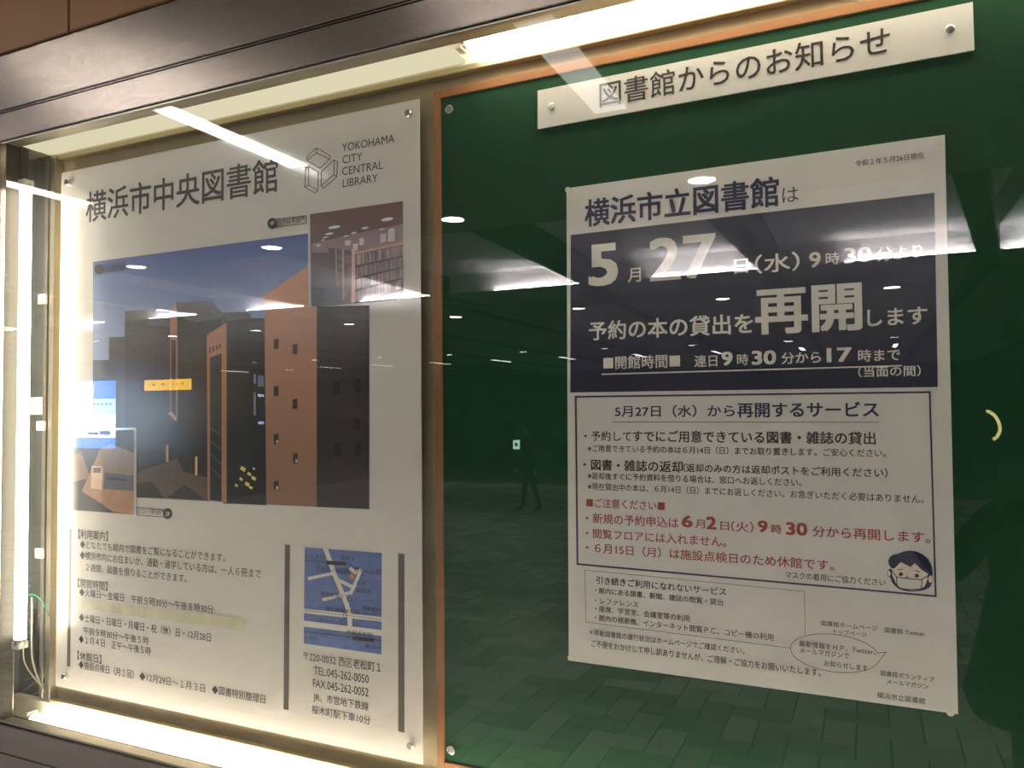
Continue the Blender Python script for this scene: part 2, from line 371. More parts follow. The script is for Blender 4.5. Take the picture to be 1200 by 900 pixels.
A_(([(261.6, 366), (291, 365.7), (295.4, 373), (312, 373), (312.5, 592), (262, 590)], dk3, 3))
A_(([(261.6, 366), (291, 365.7), (295.4, 373.5), (264, 376)], pc(90, 88, 94, 1.7), 4))
A_(([(242.6, 393), (265.8, 377.3), (266, 589), (260, 589), (260, 414), (246.5, 419), (246.5, 586), (243.6, 586)], org1, 5))
A_(([(246.5, 419), (260, 414), (260, 588), (246.5, 586)], pc(36, 40, 40, 1.5), 4))
for i in range(4): A_(([(245.6+i*4, 407-i*1.2), (247.3+i*4, 406.4-i*1.2), (247.3+i*4, 413.4-i*1.6), (245.6+i*4, 414-i*1.6)], dk3, 6))
for i in range(4): A_(([(247, 500+i*15), (259, 508+i*17), (259, 511+i*17), (247, 503+i*15)], pc(80, 62, 50, 1.6), 5))
A_(([(310, 347), (361, 311.5), (361, 359.5), (371.5, 359.3), (371.5, 594), (312.5, 591.3)], gradient_mat('printed_tower', [(0, rgb(112, 82, 60, 1.95)), (1, rgb(166, 118, 92, 1.75))], aty(330, 590, YB)[1]-ZB0, aty(330, 350, YB)[1]-ZB0), 5))
A_(([(371.5, 359.3), (433, 358), (433, 596.7), (371.5, 594)], pc(46, 38, 34, 1.6), 5))
for (x, y, s) in ((324, 403, 1), (346, 409, 1), (324, 458, 1), (346, 473, 1), (324, 514, 1), (346.5, 536.5, 1), (324, 568, .8)):
    A_(([(x-2.8, y-6*s+1), (x+2.8, y-6*s), (x+2.8, y+6*s), (x-2.8, y+6*s+.5)], pc(52, 42, 36, 1.6), 6))
    if y > 500: A_((B.ell(x+1.2, y+3.5, 1.3, 2, 8), pc(180, 178, 170, 1.8), 7))
for (x, y) in ((395, 455), (420, 453), (419, 497), (396, 527), (420, 526)): A_(([(x-3.5, y-8), (x+3.5, y-8.5), (x+3.5, y+7), (x-3.5, y+7.5)], dk3, 6))
A_(([(403, 478), (432, 478), (432, 490), (403, 490)], pc(58, 42, 30, 1.6), 6))
rl = random.Random(3)
for i in range(16):
    x, y = 276+rl.random()*24, 545+rl.random()*26; s = 1.5+rl.random()*3
    if i % 2 == 0: A_(([(x, y), (x+s*1.3, y+s*.7), (x+s, y+s*1.8), (x-s*.4, y+s)], pc(196, 180, 84, 1.8), 7))
    else: A_(([(x, y), (x+s*2, y+s), (x+s*1.2, y+s*2.4), (x-s, y+s*.6)], pc(30, 28, 22, 1.6), 6))
B.polys('building_photograph', it)
it = []; A_ = it.append
A_(([(80.5, 503), (160, 501), (160, 605), (80.5, 600)], M['panel'], 8))
A_(([(82, 505), (157.6, 503.5), (157.2, 602.6), (82, 597.5)], pc(44, 40, 40, 1.6), 9))
A_(([(82, 540), (96, 528), (106, 560), (82, 566)], pc(120, 90, 72, 1.8), 10))
A_(([(118, 525.7), (131, 520), (157.3, 531), (157.2, 602.3), (134, 600), (96.6, 575.5)], pc(150, 108, 84, 1.8), 10))
A_(([(118, 525.7), (131, 520), (157.3, 531), (157.3, 556), (122, 553)], pc(128, 108, 90, 1.8), 11))
A_(([(108, 546), (121, 546), (120, 574), (107, 572)], pc(188, 158, 134, 1.9), 12)); A_(([(110, 548), (119, 548), (119, 554), (110, 554)], pc(90, 80, 76, 1.9), 13))
A_(([(123, 553), (157, 557), (157, 575), (122, 573)], pc(78, 76, 86, 1.8), 12)); A_(([(126, 558), (150, 561), (148, 564), (126, 562)], pc(40, 40, 46, 1.8), 13))
B.polys('reading_desk_photograph', it)
it = []; A_ = it.append
def c2(x, y): return (290+x/5.295, 220+y/5.295)
A_(([(363.3, 251), (472.2, 235.7), (473, 350.8), (364.8, 360)], gradient_mat('printed_ceiling', [(0, rgb(78, 72, 88, 1.8)), (1, rgb(92, 64, 58, 1.9))], aty(420, 330, YB)[1]-ZB0, aty(420, 250, YB)[1]-ZB0), 0))
A_(([c2(400, 350), c2(600, 300), c2(966, 225), c2(966, 345), c2(665, 410), c2(400, 400)], pc(132, 108, 116, 1.9), 1))
for (a, b, c_, d_) in ((605, 640, 330, 362), (695, 722, 315, 358), (825, 860, 290, 340), (872, 915, 265, 335), (655, 685, 350, 395)):
    A_(([c2(a, c_), c2(b, c_-6), c2(b, d_-6), c2(a, d_)], pc(190, 178, 182, 1.9), 2))
for (x, y, rx, ry) in ((540, 245, 38, 9), (507, 286, 27, 6), (868, 196, 38, 11), (730, 250, 22, 8), (660, 281, 18, 5), (612, 300, 16, 4), (835, 257, 18, 5), (485, 308, 18, 4), (470, 325, 14, 3), (896, 258, 18, 5), (440, 357, 14, 4)):
    A_(([c2(*q) for q in B.ell(x, y, rx, ry, 14, -.15)], pc(235, 225, 222, 1.9), 2))
A_(([c2(665, 402), c2(966, 340), c2(966, 640), c2(790, 705), c2(640, 712)], pc(104, 84, 84, 1.9), 2))
A_(([c2(500, 372), c2(655, 392), c2(650, 712), c2(590, 705)], pc(86, 74, 80, 1.9), 1))
A_(([c2(665, 400), c2(966, 338), c2(966, 350), c2(665, 414)], pc(182, 140, 118, 1.9), 4))
A_(([c2(648, 384), c2(668, 380), c2(672, 712), c2(645, 714)], pc(196, 160, 148, 1.9), 4)); A_(([c2(588, 384), c2(600, 382), c2(602, 700), c2(590, 700)], pc(170, 140, 132, 1.9), 3))
A_(([c2(545, 382), c2(552, 381), c2(560, 610), c2(552, 610)], pc(160, 130, 124, 1.9), 3))
for row in range(4):
    for k in range(34):
        u0 = 680+k*8.4; hh = 56+rl.random()*12; yb = 482+row*74-(u0-665)*(.20+row*.012)
        if yb > 705-(u0-665)*.3+60: continue
        v = 90+int(rl.random()*90)
        A_(([c2(u0, yb-hh), c2(u0+7, yb-hh-1.5), c2(u0+7, yb-1.5), c2(u0, yb)], pc(v//12*12, int(v*.86)//12*12, int(v*.88)//12*12, 1.8), 4))
    A_(([c2(668, 486+row*74), c2(966, 420+row*68), c2(966, 430+row*68), c2(668, 498+row*74)], pc(62, 40, 38, 1.8), 5))
for row in range(4):
    for k in range(3):
        u0 = 608+k*13; yb = 470+row*70; v = 96+int(rl.random()*50)
        A_(([c2(u0, yb-50), c2(u0+10, yb-49), c2(u0+10, yb), c2(u0, yb)], pc(v//12*12, int(v*.8)//12*12, int(v*.85)//12*12, 1.8), 4))
    for k in range(3):
        u0 = 560+k*9; yb = 450+row*55; A_(([c2(u0, yb-36), c2(u0+7, yb-36), c2(u0+7, yb), c2(u0, yb)], pc(108, 96, 96, 1.8), 4))
A_(([c2(640, 714), c2(966, 612), c2(969, 690), c2(398, 742), c2(395, 700)], pc(96, 90, 104, 1.8), 1))
B.polys('bookshelf_photograph', it)
# label pills
it = []
def pill(x0, y0, x1, h, sl, fill, circ_left=True, lay=9):
    out = []
    a = [(x0, y0-h/2), (x1, y0-h/2+sl), (x1, y0+h/2+sl), (x0, y0+h/2)]
    for q in B.line(a, .8, closed=True): out.append((q, fill, lay))
    cx, cy = (x0, y0) if circ_left else (x1, y0+sl)
    out.append((B.ell(cx, cy, h*.62, h*.72, 16), fill, lay+1)); return out
it += pill(319.5, 262, 359.6, 9, -4.5, I); it += pill(116, 315.5, 145.5, 8.5, -3.5, I, lay=3); it += pill(161, 598.8, 197, 9, 3, I, False)
for q_ in range(3): B.polys('caption_box', it[q_*5:q_*5+5])
B.text('4F', 317, 264.5, 322, 5, M['ink_white'], .01, True, lay=12); B.text('自然科学部門', 325.5, 265, 357.6, 7.5, I, .006, lay=6)
B.text('中央図書館外観', 121, 318.5, 145, 6.5, I, .006, lay=6); B.text('ヨコハマ資料部門', 162.5, 601.5, 192, 6.5, I, .006, lay=6); B.text('3F', 195, 604.5, 199.5, 5, M['ink_white'], .01, True, lay=12)
# body text
for t, a, b, c, h in (('【利用案内】', 92, 631, 126.5, 11), ('◆どなたでも館内で図書をご覧になることができます。', 94, 642, 264, 9), ('◆横浜市内にお住まいか、通勤・通学している方は、一人６冊まで', 93.8, 655, 306, 9.3),
        ('２週間、図書を借りることができます。', 101, 669, 219, 9), ('【開館時間】', 91.5, 688, 126, 10.5), ('◆火曜日～金曜日　午前９時30分～午後８時30分', 93, 698, 250.5, 9.3),
        ('◆土曜日・日曜日・月曜日・祝（休）日・12月28日', 93, 727.7, 247.5, 9.3), ('午前９時30分～午後５時', 98, 743, 174.5, 9), ('◆１月４日　正午～午後５時', 92.5, 753, 177, 9),
        ('【休館日】', 91, 772.5, 119, 10), ('◆施設点検日（月１回）', 92.5, 783, 157, 9.5), ('◆12月29日～１月３日', 163.5, 796.5, 240.5, 9.5), ('◆図書特別整理日', 248.5, 812.5, 311, 10),
        ('〒220-0032 西区老松町１', 355.8, 773.5, 446.5, 11), ('TEL.045-262-0050', 368, 790, 432.3, 9.5), ('FAX.045-262-0052', 367, 804.7, 432, 9.5), ('JR、市営地下鉄線', 367.4, 821, 432, 10), ('桜木町駅下車10分', 365.6, 836, 434.3, 10)):
    la = t[:3] in ('TEL', 'FAX')
    B.text(t, a, b, c, h, I, .004, la, name='text_line')
B.polys('grey_bar', [([(81, 619), (84.3, 619.4), (82.4, 781.3), (78.6, 780.5)], G_, 2)]); B.polys('grey_bar', [([(334, 638), (340, 638.8), (338.3, 832.2), (332.4, 831)], G_, 2)]); B.polys('grey_bar', [([(466.7, 648.3), (474.2, 649.3), (474, 858.5), (466.7, 857)], G_, 2)])
# tape patches over a line of text, each a piece of its own
tx = [95.6, 133.3, 178, 206, 233, 287]
def tp(x): t = (x-95.6)/191.4; return 700.6+24.4*t, 712+27.6*t
for i in range(5):
    a, b = tx[i]-(.8 if i else 0), tx[i+1]+.8; t0, u0 = tp(a); t1, u1 = tp(b); j = (i % 2)*.8
    o = B.polys('tape_patch', [([(a, t0+j), (b, t1+j), (b+.6, u1+j), (a+.6, u0+j)], M['tape'], 3+i % 2)])
# map
def mp(x, y): return (320+x/6.667, 630+y/6.667)
blue = pc(72, 90, 140, 2.1); W_ = M['ink_white']
it = [([(357.2, 641.2), (447.6, 648), (447, 766.8), (356, 754)], blue, 1)]
def road(pts, w_, lay=2):
    for q in B.line([mp(*p) for p in pts], w_): it.append((q, W_, lay))
road([(412, 92), (445, 180), (475, 275), (528, 400), (575, 520), (600, 600), (600, 700)], 5.2)
road([(285, 318), (470, 280)], 3.6); road([(480, 290), (510, 330), (620, 385)], 4); road([(400, 482), (610, 428), (635, 380), (685, 255)], 4); road([(610, 245), (640, 270), (685, 255)], 4)
road([(246, 572), (848, 638)], 5.4); road([(246, 672), (848, 745)], 7)
for i in range(44):
    x = 250+i*13.8; it.append((B.ell(*mp(x, 568+(x-250)*.118), .55, .75, 6), I, 4))
for (pts, w_) in (([(250, 178), (610, 208)], 1), ([(430, 195), (556, 203)], 4.6), ([(246, 732), (845, 805)], 1), ([(640, 786), (778, 800)], 4.6), ([(610, 208), (612, 225)], .8)):
    for q in B.line([mp(*p) for p in pts], w_): it.append((q, I, 5))
st = []
for i in range(10):
    r_ = 32 if i % 2 == 0 else 13; an = -math.pi/2+i*math.pi/5; st.append(mp(617+r_*math.cos(an), 305+r_*math.sin(an)))
it.append((st, pc(226, 130, 50, 1.9), 6))
for (x, y) in ((598, 482), (565, 608), (543, 660), (645, 672)):
    for q in B.line(B.ell(*mp(x, y), 2.2, 2.6, 10), .7, closed=True): it.append((q, I, 5))
B.polys('map_print', it)
for t, a, b, c, h in (('←上大岡', 250, 163, 405, 38), ('横浜→', 528, 172, 640, 36), ('京急日ノ出町駅', 340, 258, 600, 38), ('野毛山公園', 640, 268, 840, 40), ('中央', 655, 372, 725, 38), ('図書館', 650, 428, 768, 38),
        ('野毛本通り', 375, 458, 550, 40), ('スーパー', 625, 498, 775, 34), ('地下鉄桜木町駅', 410, 570, 680, 38), ('健康福祉', 698, 565, 840, 34), ('センター', 705, 600, 845, 30), ('ぴおシティ', 330, 655, 520, 34), ('JR桜木町駅', 575, 750, 785, 34), ('←関内', 250, 795, 355, 34), ('横浜→', 720, 860, 845, 34)):
    p0 = mp(a, b); p1 = mp(c, b); B.text(t, p0[0], p0[1], p1[0], h/6.667, I, .004, lay=6, name='map_lettering')

# ================================================================ TITLE STRIP
YT = -.004
ts = thing('title_strip', 'long narrow white title strip screwed along the top of the green board', 'sign', (.2, YT, .1))
def slab(name, pts, Y, th, m, parent):
    bm = bmesh.new(); o = org(parent); f = []; k = []
    for p in pts:
        X, Z = aty(*p, Y); f.append(bm.verts.new(Vector((X, Y, Z))-o)); k.append(bm.verts.new(Vector((X, Y+th, Z))-o))
    bm.faces.new(f); bm.faces.new(k[::-1]); n = len(f)
    for i in range(n): bm.faces.new((f[(i+1) % n], f[i], k[i], k[(i+1) % n]))
    bmesh.ops.recalc_face_normals(bm, faces=bm.faces); return link(name, bm, m, parent)
slab('strip', [(630, 106.3), (1140, 2.2), (1142, 58), (630, 150.8)], YT, .0038, M['strip'], ts)
T = Sheet(YT, ts, .0057)
T.text('図書館からのお知らせ', 703, 126.5, 1045, 29, I, .005, name='title_lettering')
screw(ts, 646, 124.5, YT, .006, 'screw_head', .003); screw(ts, 1113.5, 33.5, YT, .006, 'screw_head', .003)

# ================================================================ NOTICE
YN = -.0025
no = thing('reopening_notice', 'large white paper notice with a navy heading block and red text pinned on green board', 'notice', (.2, YN, -.85))
q = [(663.8, 220.7), (1107.3, 157.8), (1122.8, 837), (666.5, 774)]
slab('sheet', q, YN, .0022, M['paper'], no)
N = Sheet(YN, no, -.0035)
nv, n2, rd, wh = M['ink_navy'], M['ink_navy2'], M['ink_red'], M['ink_white']
N.polys('navy_block', [([(668.9, 275.5), (1094.9, 226), (1099, 453.5), (668.3, 460)], nv, 1)])
def TL(body, x0, yb, x1, h, m=I, bold=.010, latin=False, name='text_line'): return N.text(body, x0, yb, x1, h, m, bold, latin, name=name)
TL('令和２年５月26日現在', 1002.5, 195.5, 1083, 7)
TL('横浜市立図書館', 686, 266, 913, 31, n2, .022, name='headline'); TL('は', 917, 239, 936, 20, I, 0)
TL('5', 692, 334, 722.5, 46.5, wh, .028, True, name='headline'); TL('月', 736, 331, 751, 17, wh, .014); TL('27', 763, 328.5, 838, 48, wh, .024, True, name='headline')
TL('日', 861, 321, 876.5, 18, wh, .014); TL('（水）', 885, 320.5, 937, 21, wh, .012); TL('9', 949, 313.5, 961.5, 17.5, wh, .02, True); TL('時', 968, 310.5, 984, 14, wh, .012); TL('30', 990, 308.5, 1021, 17.5, wh, .02, True); TL('分より', 1028, 306.5, 1081, 17, wh, .012)
TL('予約の本の貸出を', 690.6, 399, 882.5, 21.5, wh, .018, name='headline'); TL('再開', 887, 391, 1009, 53, wh, .030, name='headline'); TL('します', 1017, 383, 1086.5, 21, wh, .018, name='headline')
TL('■開館時間■', 707.5, 433, 797, 15, wh, .012); TL('連日', 814, 430, 840.6, 13.5, wh, .012); TL('9', 846.5, 428, 858, 15.5, wh, .03, True); TL('時', 864, 428, 877, 13, wh, .012); TL('30', 882, 427, 909, 15.5, wh, .03, True)
TL('分から', 916, 426.5, 962, 13.5, wh, .012); TL('17', 970, 424, 997.5, 16, wh, .03, True); TL('時まで', 1006, 424, 1055, 14, wh, .012); TL('（当面の間）', 1006, 442, 1079, 12, wh, .01)
it = [(z, wh, 3) for z in N.line([(706, 438.6), (1056, 428.6)], 1.6)]
N.polys('white_underline', it)
N.polys('navy_border', [(z, n2, 2) for z in N.line([(674.8, 465), (1089.5, 459.5), (1096.5, 698.6), (676.8, 661)], 2.1, closed=True)])
TL('5月27日（水）から', 721, 488.5, 861, 13, n2, .014); TL('再開するサービス', 864.5, 489, 1029.5, 17, n2, .02, name='headline')
N.polys('title_underline', [(z, I, 3) for z in N.line([(718, 494.6), (1030, 494.9)], .7)])
TL('・予約して', 685, 516.5, 740, 11.5); TL('すでにご用意できている図書・雑誌の貸出', 741.7, 517.5, 1026, 13, I, .018)
TL('※ご用意できている予約の本は６月14日（日）までお取り置きします。ご安心ください。', 689, 529.3, 1038, 8)
TL('・図書・雑誌の返却', 684, 550.5, 800, 12.5, I, .018); TL('（返却のみの方は返却ポストをご利用ください）', 801, 552.8, 1040, 9.5, I, .014)
TL('※返却後すぐに予約資料を借りる場合は、窓口へお返しください。', 689, 561.3, 939, 8)
TL('※現在貸出中の本は、６月14日（日）までにお返しください。お急ぎいただく必要はありません。', 689, 573.8, 1082, 8)
TL('■ご注意ください■', 687.5, 594, 779, 10.5, rd, .01)
TL('・新規の予約申込は', 687, 612.5, 795, 11.5, rd, .012); TL('6', 799.8, 617, 811, 13, rd, .03, True); TL('月', 815, 618.5, 826, 10.5, rd, .012); TL('2', 828.5, 619.5, 839, 14, rd, .03, True); TL('日', 844.5, 621, 854.6, 10.5, rd, .012); TL('（火）', 857, 622.5, 883, 12, rd, .01)
TL('9', 889, 623, 899, 13, rd, .03, True); TL('時', 904, 625, 916, 10.5, rd, .012); TL('30', 922, 626, 945.5, 14, rd, .03, True); TL('分から再開します。', 952.5, 628.5, 1090, 12.5, rd, .012)
TL('・閲覧フロアには入れません。', 687, 630, 851, 11, rd, .012); TL('・６月15日（月）は施設点検日のため休館です。', 687, 646.8, 977, 11, rd, .012)
TL('マスクの着用にご協力ください', 920.8, 677.3, 1037.5, 8)
N.polys('thin_border', [(z, G_, 2) for z in N.line([(943.6, 744), (942.8, 693), (685.4, 668), (686.8, 729), (927, 759.5)], .6)])
TL('引き続きご利用になれないサービス', 699, 684, 851, 8.8, n2, .012)
for t, a, b, c, h in (('・館内にある図書、新聞、雑誌の閲覧・貸出', 697.5, 695, 847, 7), ('・レファレンス', 697.5, 706.8, 748, 7), ('・座席、学習室、会議室等の利用', 697.5, 716.5, 808, 7.2), ('・館内の検索機、インターネット閲覧ＰＣ、コピー機の利用', 697.5, 727, 906, 7.3),
        ('＊移動図書館の運行状況はホームページでご確認ください。', 690.8, 744, 872, 7), ('ご不便をおかけして申し訳ありませんが、ご理解・ご協力をお願いいたします。', 693, 757.8, 961, 8),
        ('最新情報をＨＰ、Twitter、', 936.7, 757.3, 1026, 7.2), ('メールマガジンで', 937.5, 765.2, 995, 7), ('お知らせします', 966, 780.3, 1016.7, 7),
        ('図書館ホームページ', 962.5, 732.8, 1028, 6), ('トップページ', 977, 742.5, 1015.5, 5.5), ('図書館 Twitter', 1036.7, 741, 1084, 6.2), ('図書館ボランティア', 1032, 791.5, 1095, 6.2), ('メールマガジン', 1039.4, 801.3, 1088, 6), ('横浜市立図書館', 1028, 817.6, 1084, 7)):
    TL(t, a, b, c, h)
e = [(978.3+52*math.cos(t), 765.4+22*math.sin(t)+ .11*52*math.cos(t)) for t in [math.radians(a) for a in range(15, 346, 10)]]
e.append((1038.6, 764)); 
N.polys('speech_bubble', [(z, I, 3) for z in N.line(e, .7, closed=True)])
# masked child's face drawing
def mk(x, y): return (1030+x/12.86, 630+y/12.86)
it = []
skin_c = pc(188, 174, 160, 2.1)
it.append(([mk(*p) for p in [(145, 480), (165, 470), (195, 480), (230, 600), (290, 720), (300, 745), (255, 740), (200, 680), (170, 600), (140, 560)]], n2, 2))
it.append(([mk(*p) for p in [(815, 620), (800, 690), (770, 745), (700, 785), (600, 805), (480, 812), (380, 800), (300, 770), (250, 735), (210, 690), (180, 620), (172, 470), (800, 540)]], n2, 2))
it.append(([mk(*p) for p in [(190, 480), (330, 360), (480, 420), (540, 380), (740, 530), (740, 640), (700, 730), (600, 785), (480, 795), (330, 765), (260, 690), (200, 560)]], skin_c, 3))
it.append(([mk(*p) for p in [(195, 465), (150, 410), (140, 340), (165, 290), (215, 255), (290, 240), (380, 205), (460, 195), (560, 205), (660, 250), (740, 320), (790, 420), (812, 560), (740, 545), (640, 480), (540, 385), (475, 440), (330, 368), (235, 460)]], n2, 5))
for sx in ((150, 540, 28, 50), (775, 625, 38, 60)): it.append((N.ell(*mp(0, 0), 1, 1), n2, 0)) if False else it.append(([mk(*p_) for p_ in N.ell(*sx, 14)], skin_c, 4))
for z in N.line([mk(*p_) for p_ in N.ell(150, 540, 28, 50, 14)], .6, closed=True)+N.line([mk(*p_) for p_ in N.ell(778, 625, 38, 60, 14)], .6, closed=True): it.append((z, n2, 5))
it.append(([mk(*p) for p in [(270, 595), (640, 632), (648, 740), (600, 785), (460, 780), (300, 748)]], M['ink_white'], 6))
for ls in ([(270, 598), (640, 632)], [(640, 632), (740, 568)], [(270, 598), (190, 490)], [(262, 600), (275, 730)], [(648, 632), (640, 760)], [(740, 570), (735, 640), (690, 745)], [(280, 735), (340, 765), (470, 783), (630, 772)]):
    for z in N.line([mk(*p) for p in ls], 1.1): it.append((z, n2, 7))
for (x, y) in ((330, 550), (570, 572)): it.append(([mk(*p_) for p_ in N.ell(x, y, 33, 30, 14)], I, 6))
for ls in ([(285, 485), (350, 470)], [(545, 495), (615, 515)], [(430, 570), (418, 595), (440, 600)]):
    for z in N.line([mk(*p) for p in ls], .9): it.append((z, I, 6))
N.polys('masked_face_drawing', it)
# pins
for (px, py), lb in (((666.3, 223), 'clear push pin at the top left corner of the pinned notice'), ((1099.5, 164.8), 'clear push pin at the top right corner of the pinned notice'), ((669.3, 770), 'clear push pin at the bottom left corner of the pinned notice'), ((1113.5, 834), 'clear push pin at the bottom right corner of the pinned notice')):
    X, Z = aty(px, py, YN-.004); bm = bmesh.new(); cyl(bm, (X, YN-.0002, Z), (X, YN-.002, Z), .0052, .0052, 20); cyl(bm, (X, YN-.002, Z), (X, YN-.005, Z), .0030, .0024, 20); cyl(bm, (X, YN-.005, Z), (X, YN-.0085, Z), .0026, .0050, 20)
    bmesh.ops.translate(bm, verts=bm.verts, vec=Vector((-X, -YN, -Z))); o = link('push_pin', bm, M['clear']); o.location = (X, YN, Z+ZO); tag(o, lb, 'pin', 'clear pins holding the notice')

# ================================================================ WALL AROUND THE CASE
FZ = -ZO
wl = struct(box('wall_front', -9, 4, -.075, .25, FZ, 1.14, M['gap']))
bmw = wl.modifiers.new('hole', 'BOOLEAN')   # opening for the case
cut = box('hole_cutter', XL-.12, XR+.05, -.5, .1, ZB-.08, ZT+.09, M['gap']); bmw.object = cut; bmw.solver = 'EXACT'
me = bpy.data.meshes.new_from_object(wl.evaluated_get(bpy.context.evaluated_depsgraph_get())); wl.modifiers.clear(); wl.data = me; bpy.data.objects.remove(cut)
xj = -1.266
for k in range(-8, 6):
    a = xj+k*.9+.0025; b = a+.895
    if b > 4: continue
    for (z0, z1) in ((.471, 1.13),): box('wall_panel', a, b, -.113, -.075, z0, z1, M['tan'], wl, .002)
    for (z0, z1) in ((-1.367-.75, -1.367),): box('wall_panel', a, b, -.113, -.075, z0+.005, z1, M['tan'], wl, .002)
    if b < XO or a > XRO:
        for (z0, z1) in ((-1.362, -.45), (-.445, .461)): box('wall_panel', a, b, -.113, -.075, z0, z1, M['tan'], wl, .002)

# ================================================================ THE HALL BEHIND THE CAMERA (mirrored in the glass)
def vy(Y): return 2*YG-Y         # distance behind the glass -> place in front of it
HC = CZ+1.5                      # ceiling height
P = 2.0
XS = [-.61+2.04*k for k in range(-9, 3)]
ce = struct(box('ceiling', -30, 8, -26, -.075, HC+.32, HC+.40, M['ceil']))
ya, yb = vy(4.35), vy(7.42); LIP = yb+.10      # coffer opening
box('ceiling_board', -30, 8, ya, -.112, HC, HC+.02, M['ceil'], ce)
box('ceiling_board', -30, 8, vy(8.4), LIP, HC-.0, HC+.006, M['ceil'], ce)
box('ceiling_board', -30, 8, -26, vy(8.4), HC-.10, HC-.08, M['ceil'], ce)
box('ceiling_fascia', -30, 8, vy(8.42), vy(8.4), HC-.10, HC, M['ceil'], ce)
def slant_beam(x, dx):
    bm = bmesh.new(); o = org(ce); v = [bm.verts.new(Vector(p)-o) for z in (HC-.004, HC+.30) for p in ((x, yb, z), (x+.2, yb, z), (x+.21+dx*1.05, ya, z), (x+dx, ya, z))]
    for f in ((3, 2, 1, 0), (4, 5, 6, 7), (0, 1, 5, 4), (1, 2, 6, 5), (2, 3, 7, 6), (3, 0, 4, 7)): bm.faces.new([v[i] for i in f])
    link('ceiling_beam', bm, M['beam'], ce)
for x in XS:
    slant_beam(x, -.49 if 1 < x < 2 else -.12 if -1 < x < 0 else .08 if -5 < x < -1 else 0)
    box('ceiling_beam', x, x+.2, -26, yb-.001, HC-.012 if False else HC-.11, HC-.0999, M['beam'], ce)
    box('ceiling_beam', x, x+.2, vy(8.4), yb-.001, HC-.012, HC-.0001, M['beam'], ce)
    box('coffer_lining', x+.2, x+2.04, yb, ya, HC+.25, HC+.27, M['coffer'], ce)
    box('coffer_lining', x+.2, x+2.04, yb-.01, yb, HC+.0065, HC+.25, M['coffer'], ce); box('coffer_lining', x+.2, x+2.04, ya, ya+.01, HC+.02, HC+.25, M['coffer'], ce)
    c = box('cove_lamp', (x+.22 if x > 1 else x+.88), x+2.02, yb+.03, yb+.07, HC+.0065, HC+.018, M['cove']); tag(c, 'hidden linear cove lamp glowing inside a ceiling coffer', 'lamp', 'cove lamps in the ceiling coffers')
def downlight(x, Y, r=.088):
    t = thing('downlight', 'round recessed ceiling downlight shining down into the hall', 'light', (x, vy(Y), HC), 'round downlights in the hall ceiling')
    z = HC if Y < 8.4 else HC-.10
    bm = bmesh.new(); cyl(bm, (x, vy(Y), z-.002), (x, vy(Y), z-.0005), r, r, 28); bmesh.ops.translate(bm, verts=bm.verts, vec=-org(t)); link('lens', bm, M['down'], t)
    ld = bpy.data.lights.new('downlight_beam', 'AREA'); ld.shape = 'DISK'; ld.size = 2*r*.98; ld.energy = DOWN_W; ld.spread = math.radians(125); ld.color = (1, .93, .86)
    lo = bpy.data.objects.new('downlight_beam', ld); COL.objects.link(lo); lo.parent = t; lo.location = Vector((x, vy(Y), z-.006))-org(t)
    bm = bmesh.new(); n = 28
    ri = [bm.verts.new((x+(r+.001)*math.cos(a*2*math.pi/n), vy(Y)+(r+.001)*math.sin(a*2*math.pi/n), z-.004)) for a in range(n)]
    ro = [bm.verts.new((x+(r+.014)*math.cos(a*2*math.pi/n), vy(Y)+(r+.014)*math.sin(a*2*math.pi/n), z-.0005)) for a in range(n)]
    for i in range(n): bm.faces.new((ri[i], ri[(i+1) % n], ro[(i+1) % n], ro[i]))
    bmesh.ops.translate(bm, verts=bm.verts, vec=-org(t)); link('trim_ring', bm, M['coffer'], t)
for x, Y in ((-6.32, 4.18), (-4.47, 4.1), (-2.5, 3.94), (-.54, 3.77), (1.5, 3.77)): downlight(x, Y)
KZ = 1.4/1.5                      # rows beyond the step hang 10 cm lower
for k in range(8):
    x = .74-2.08*k; downlight(CX+(x-CX)*KZ, CY+(9.42-CY)*KZ)
for k in range(10):
    x = .99-2.13*k; downlight(CX+(x-CX)*KZ, CY+(17.1-.11*k-CY)*KZ)
downlight(CX+(-10.77-CX)*KZ+1.2, CY+(7.24-CY)*KZ)
def batten(x0, x1, Y0, Y1, z, s, col=(1, .97, .92), grp='linear ceiling lights near the glass case', lb='long linear ceiling light running away from the glass case'):
    t = thing('linear_light', lb, 'light', ((x0+x1)/2, (vy(Y0)+vy(Y1))/2, z), grp)
    box('housing', x0-.01, x1+.01, vy(Y1)-.01, vy(Y0)+.01, z-.006, z-.0005, M['coffer'], t); box('diffuser', x0, x1, vy(Y1), vy(Y0), z-.012, z-.0062, emit('linear_glow', col, s), t)
for a_, b_, s_, l_ in ((-4.65, -4.53, 22, 'long linear ceiling light mirrored farthest left, ending at the first title character'), (-2.745, -2.625, 22, 'long linear ceiling light mirrored across the poster top, ending at the red cube logo'), (-.80, -.64, 5, 'broad pale linear ceiling light mirrored across the left end of the title strip'), (1.2, 1.36, 5, 'linear ceiling light above and right of the photographer, outside the picture')): batten(a_, b_, .9, 2.36, HC, s_, lb=l_)
for k in range(11):
    x = 1.1-2.12*k; x = CX+(x-CX)*KZ; batten(x-.05, x+.05, CY+(18.9-CY)*KZ, CY+(20.1-CY)*KZ, HC-.10, 22.5, grp='far linear ceiling lights', lb='small linear ceiling light at the far end of the hall')

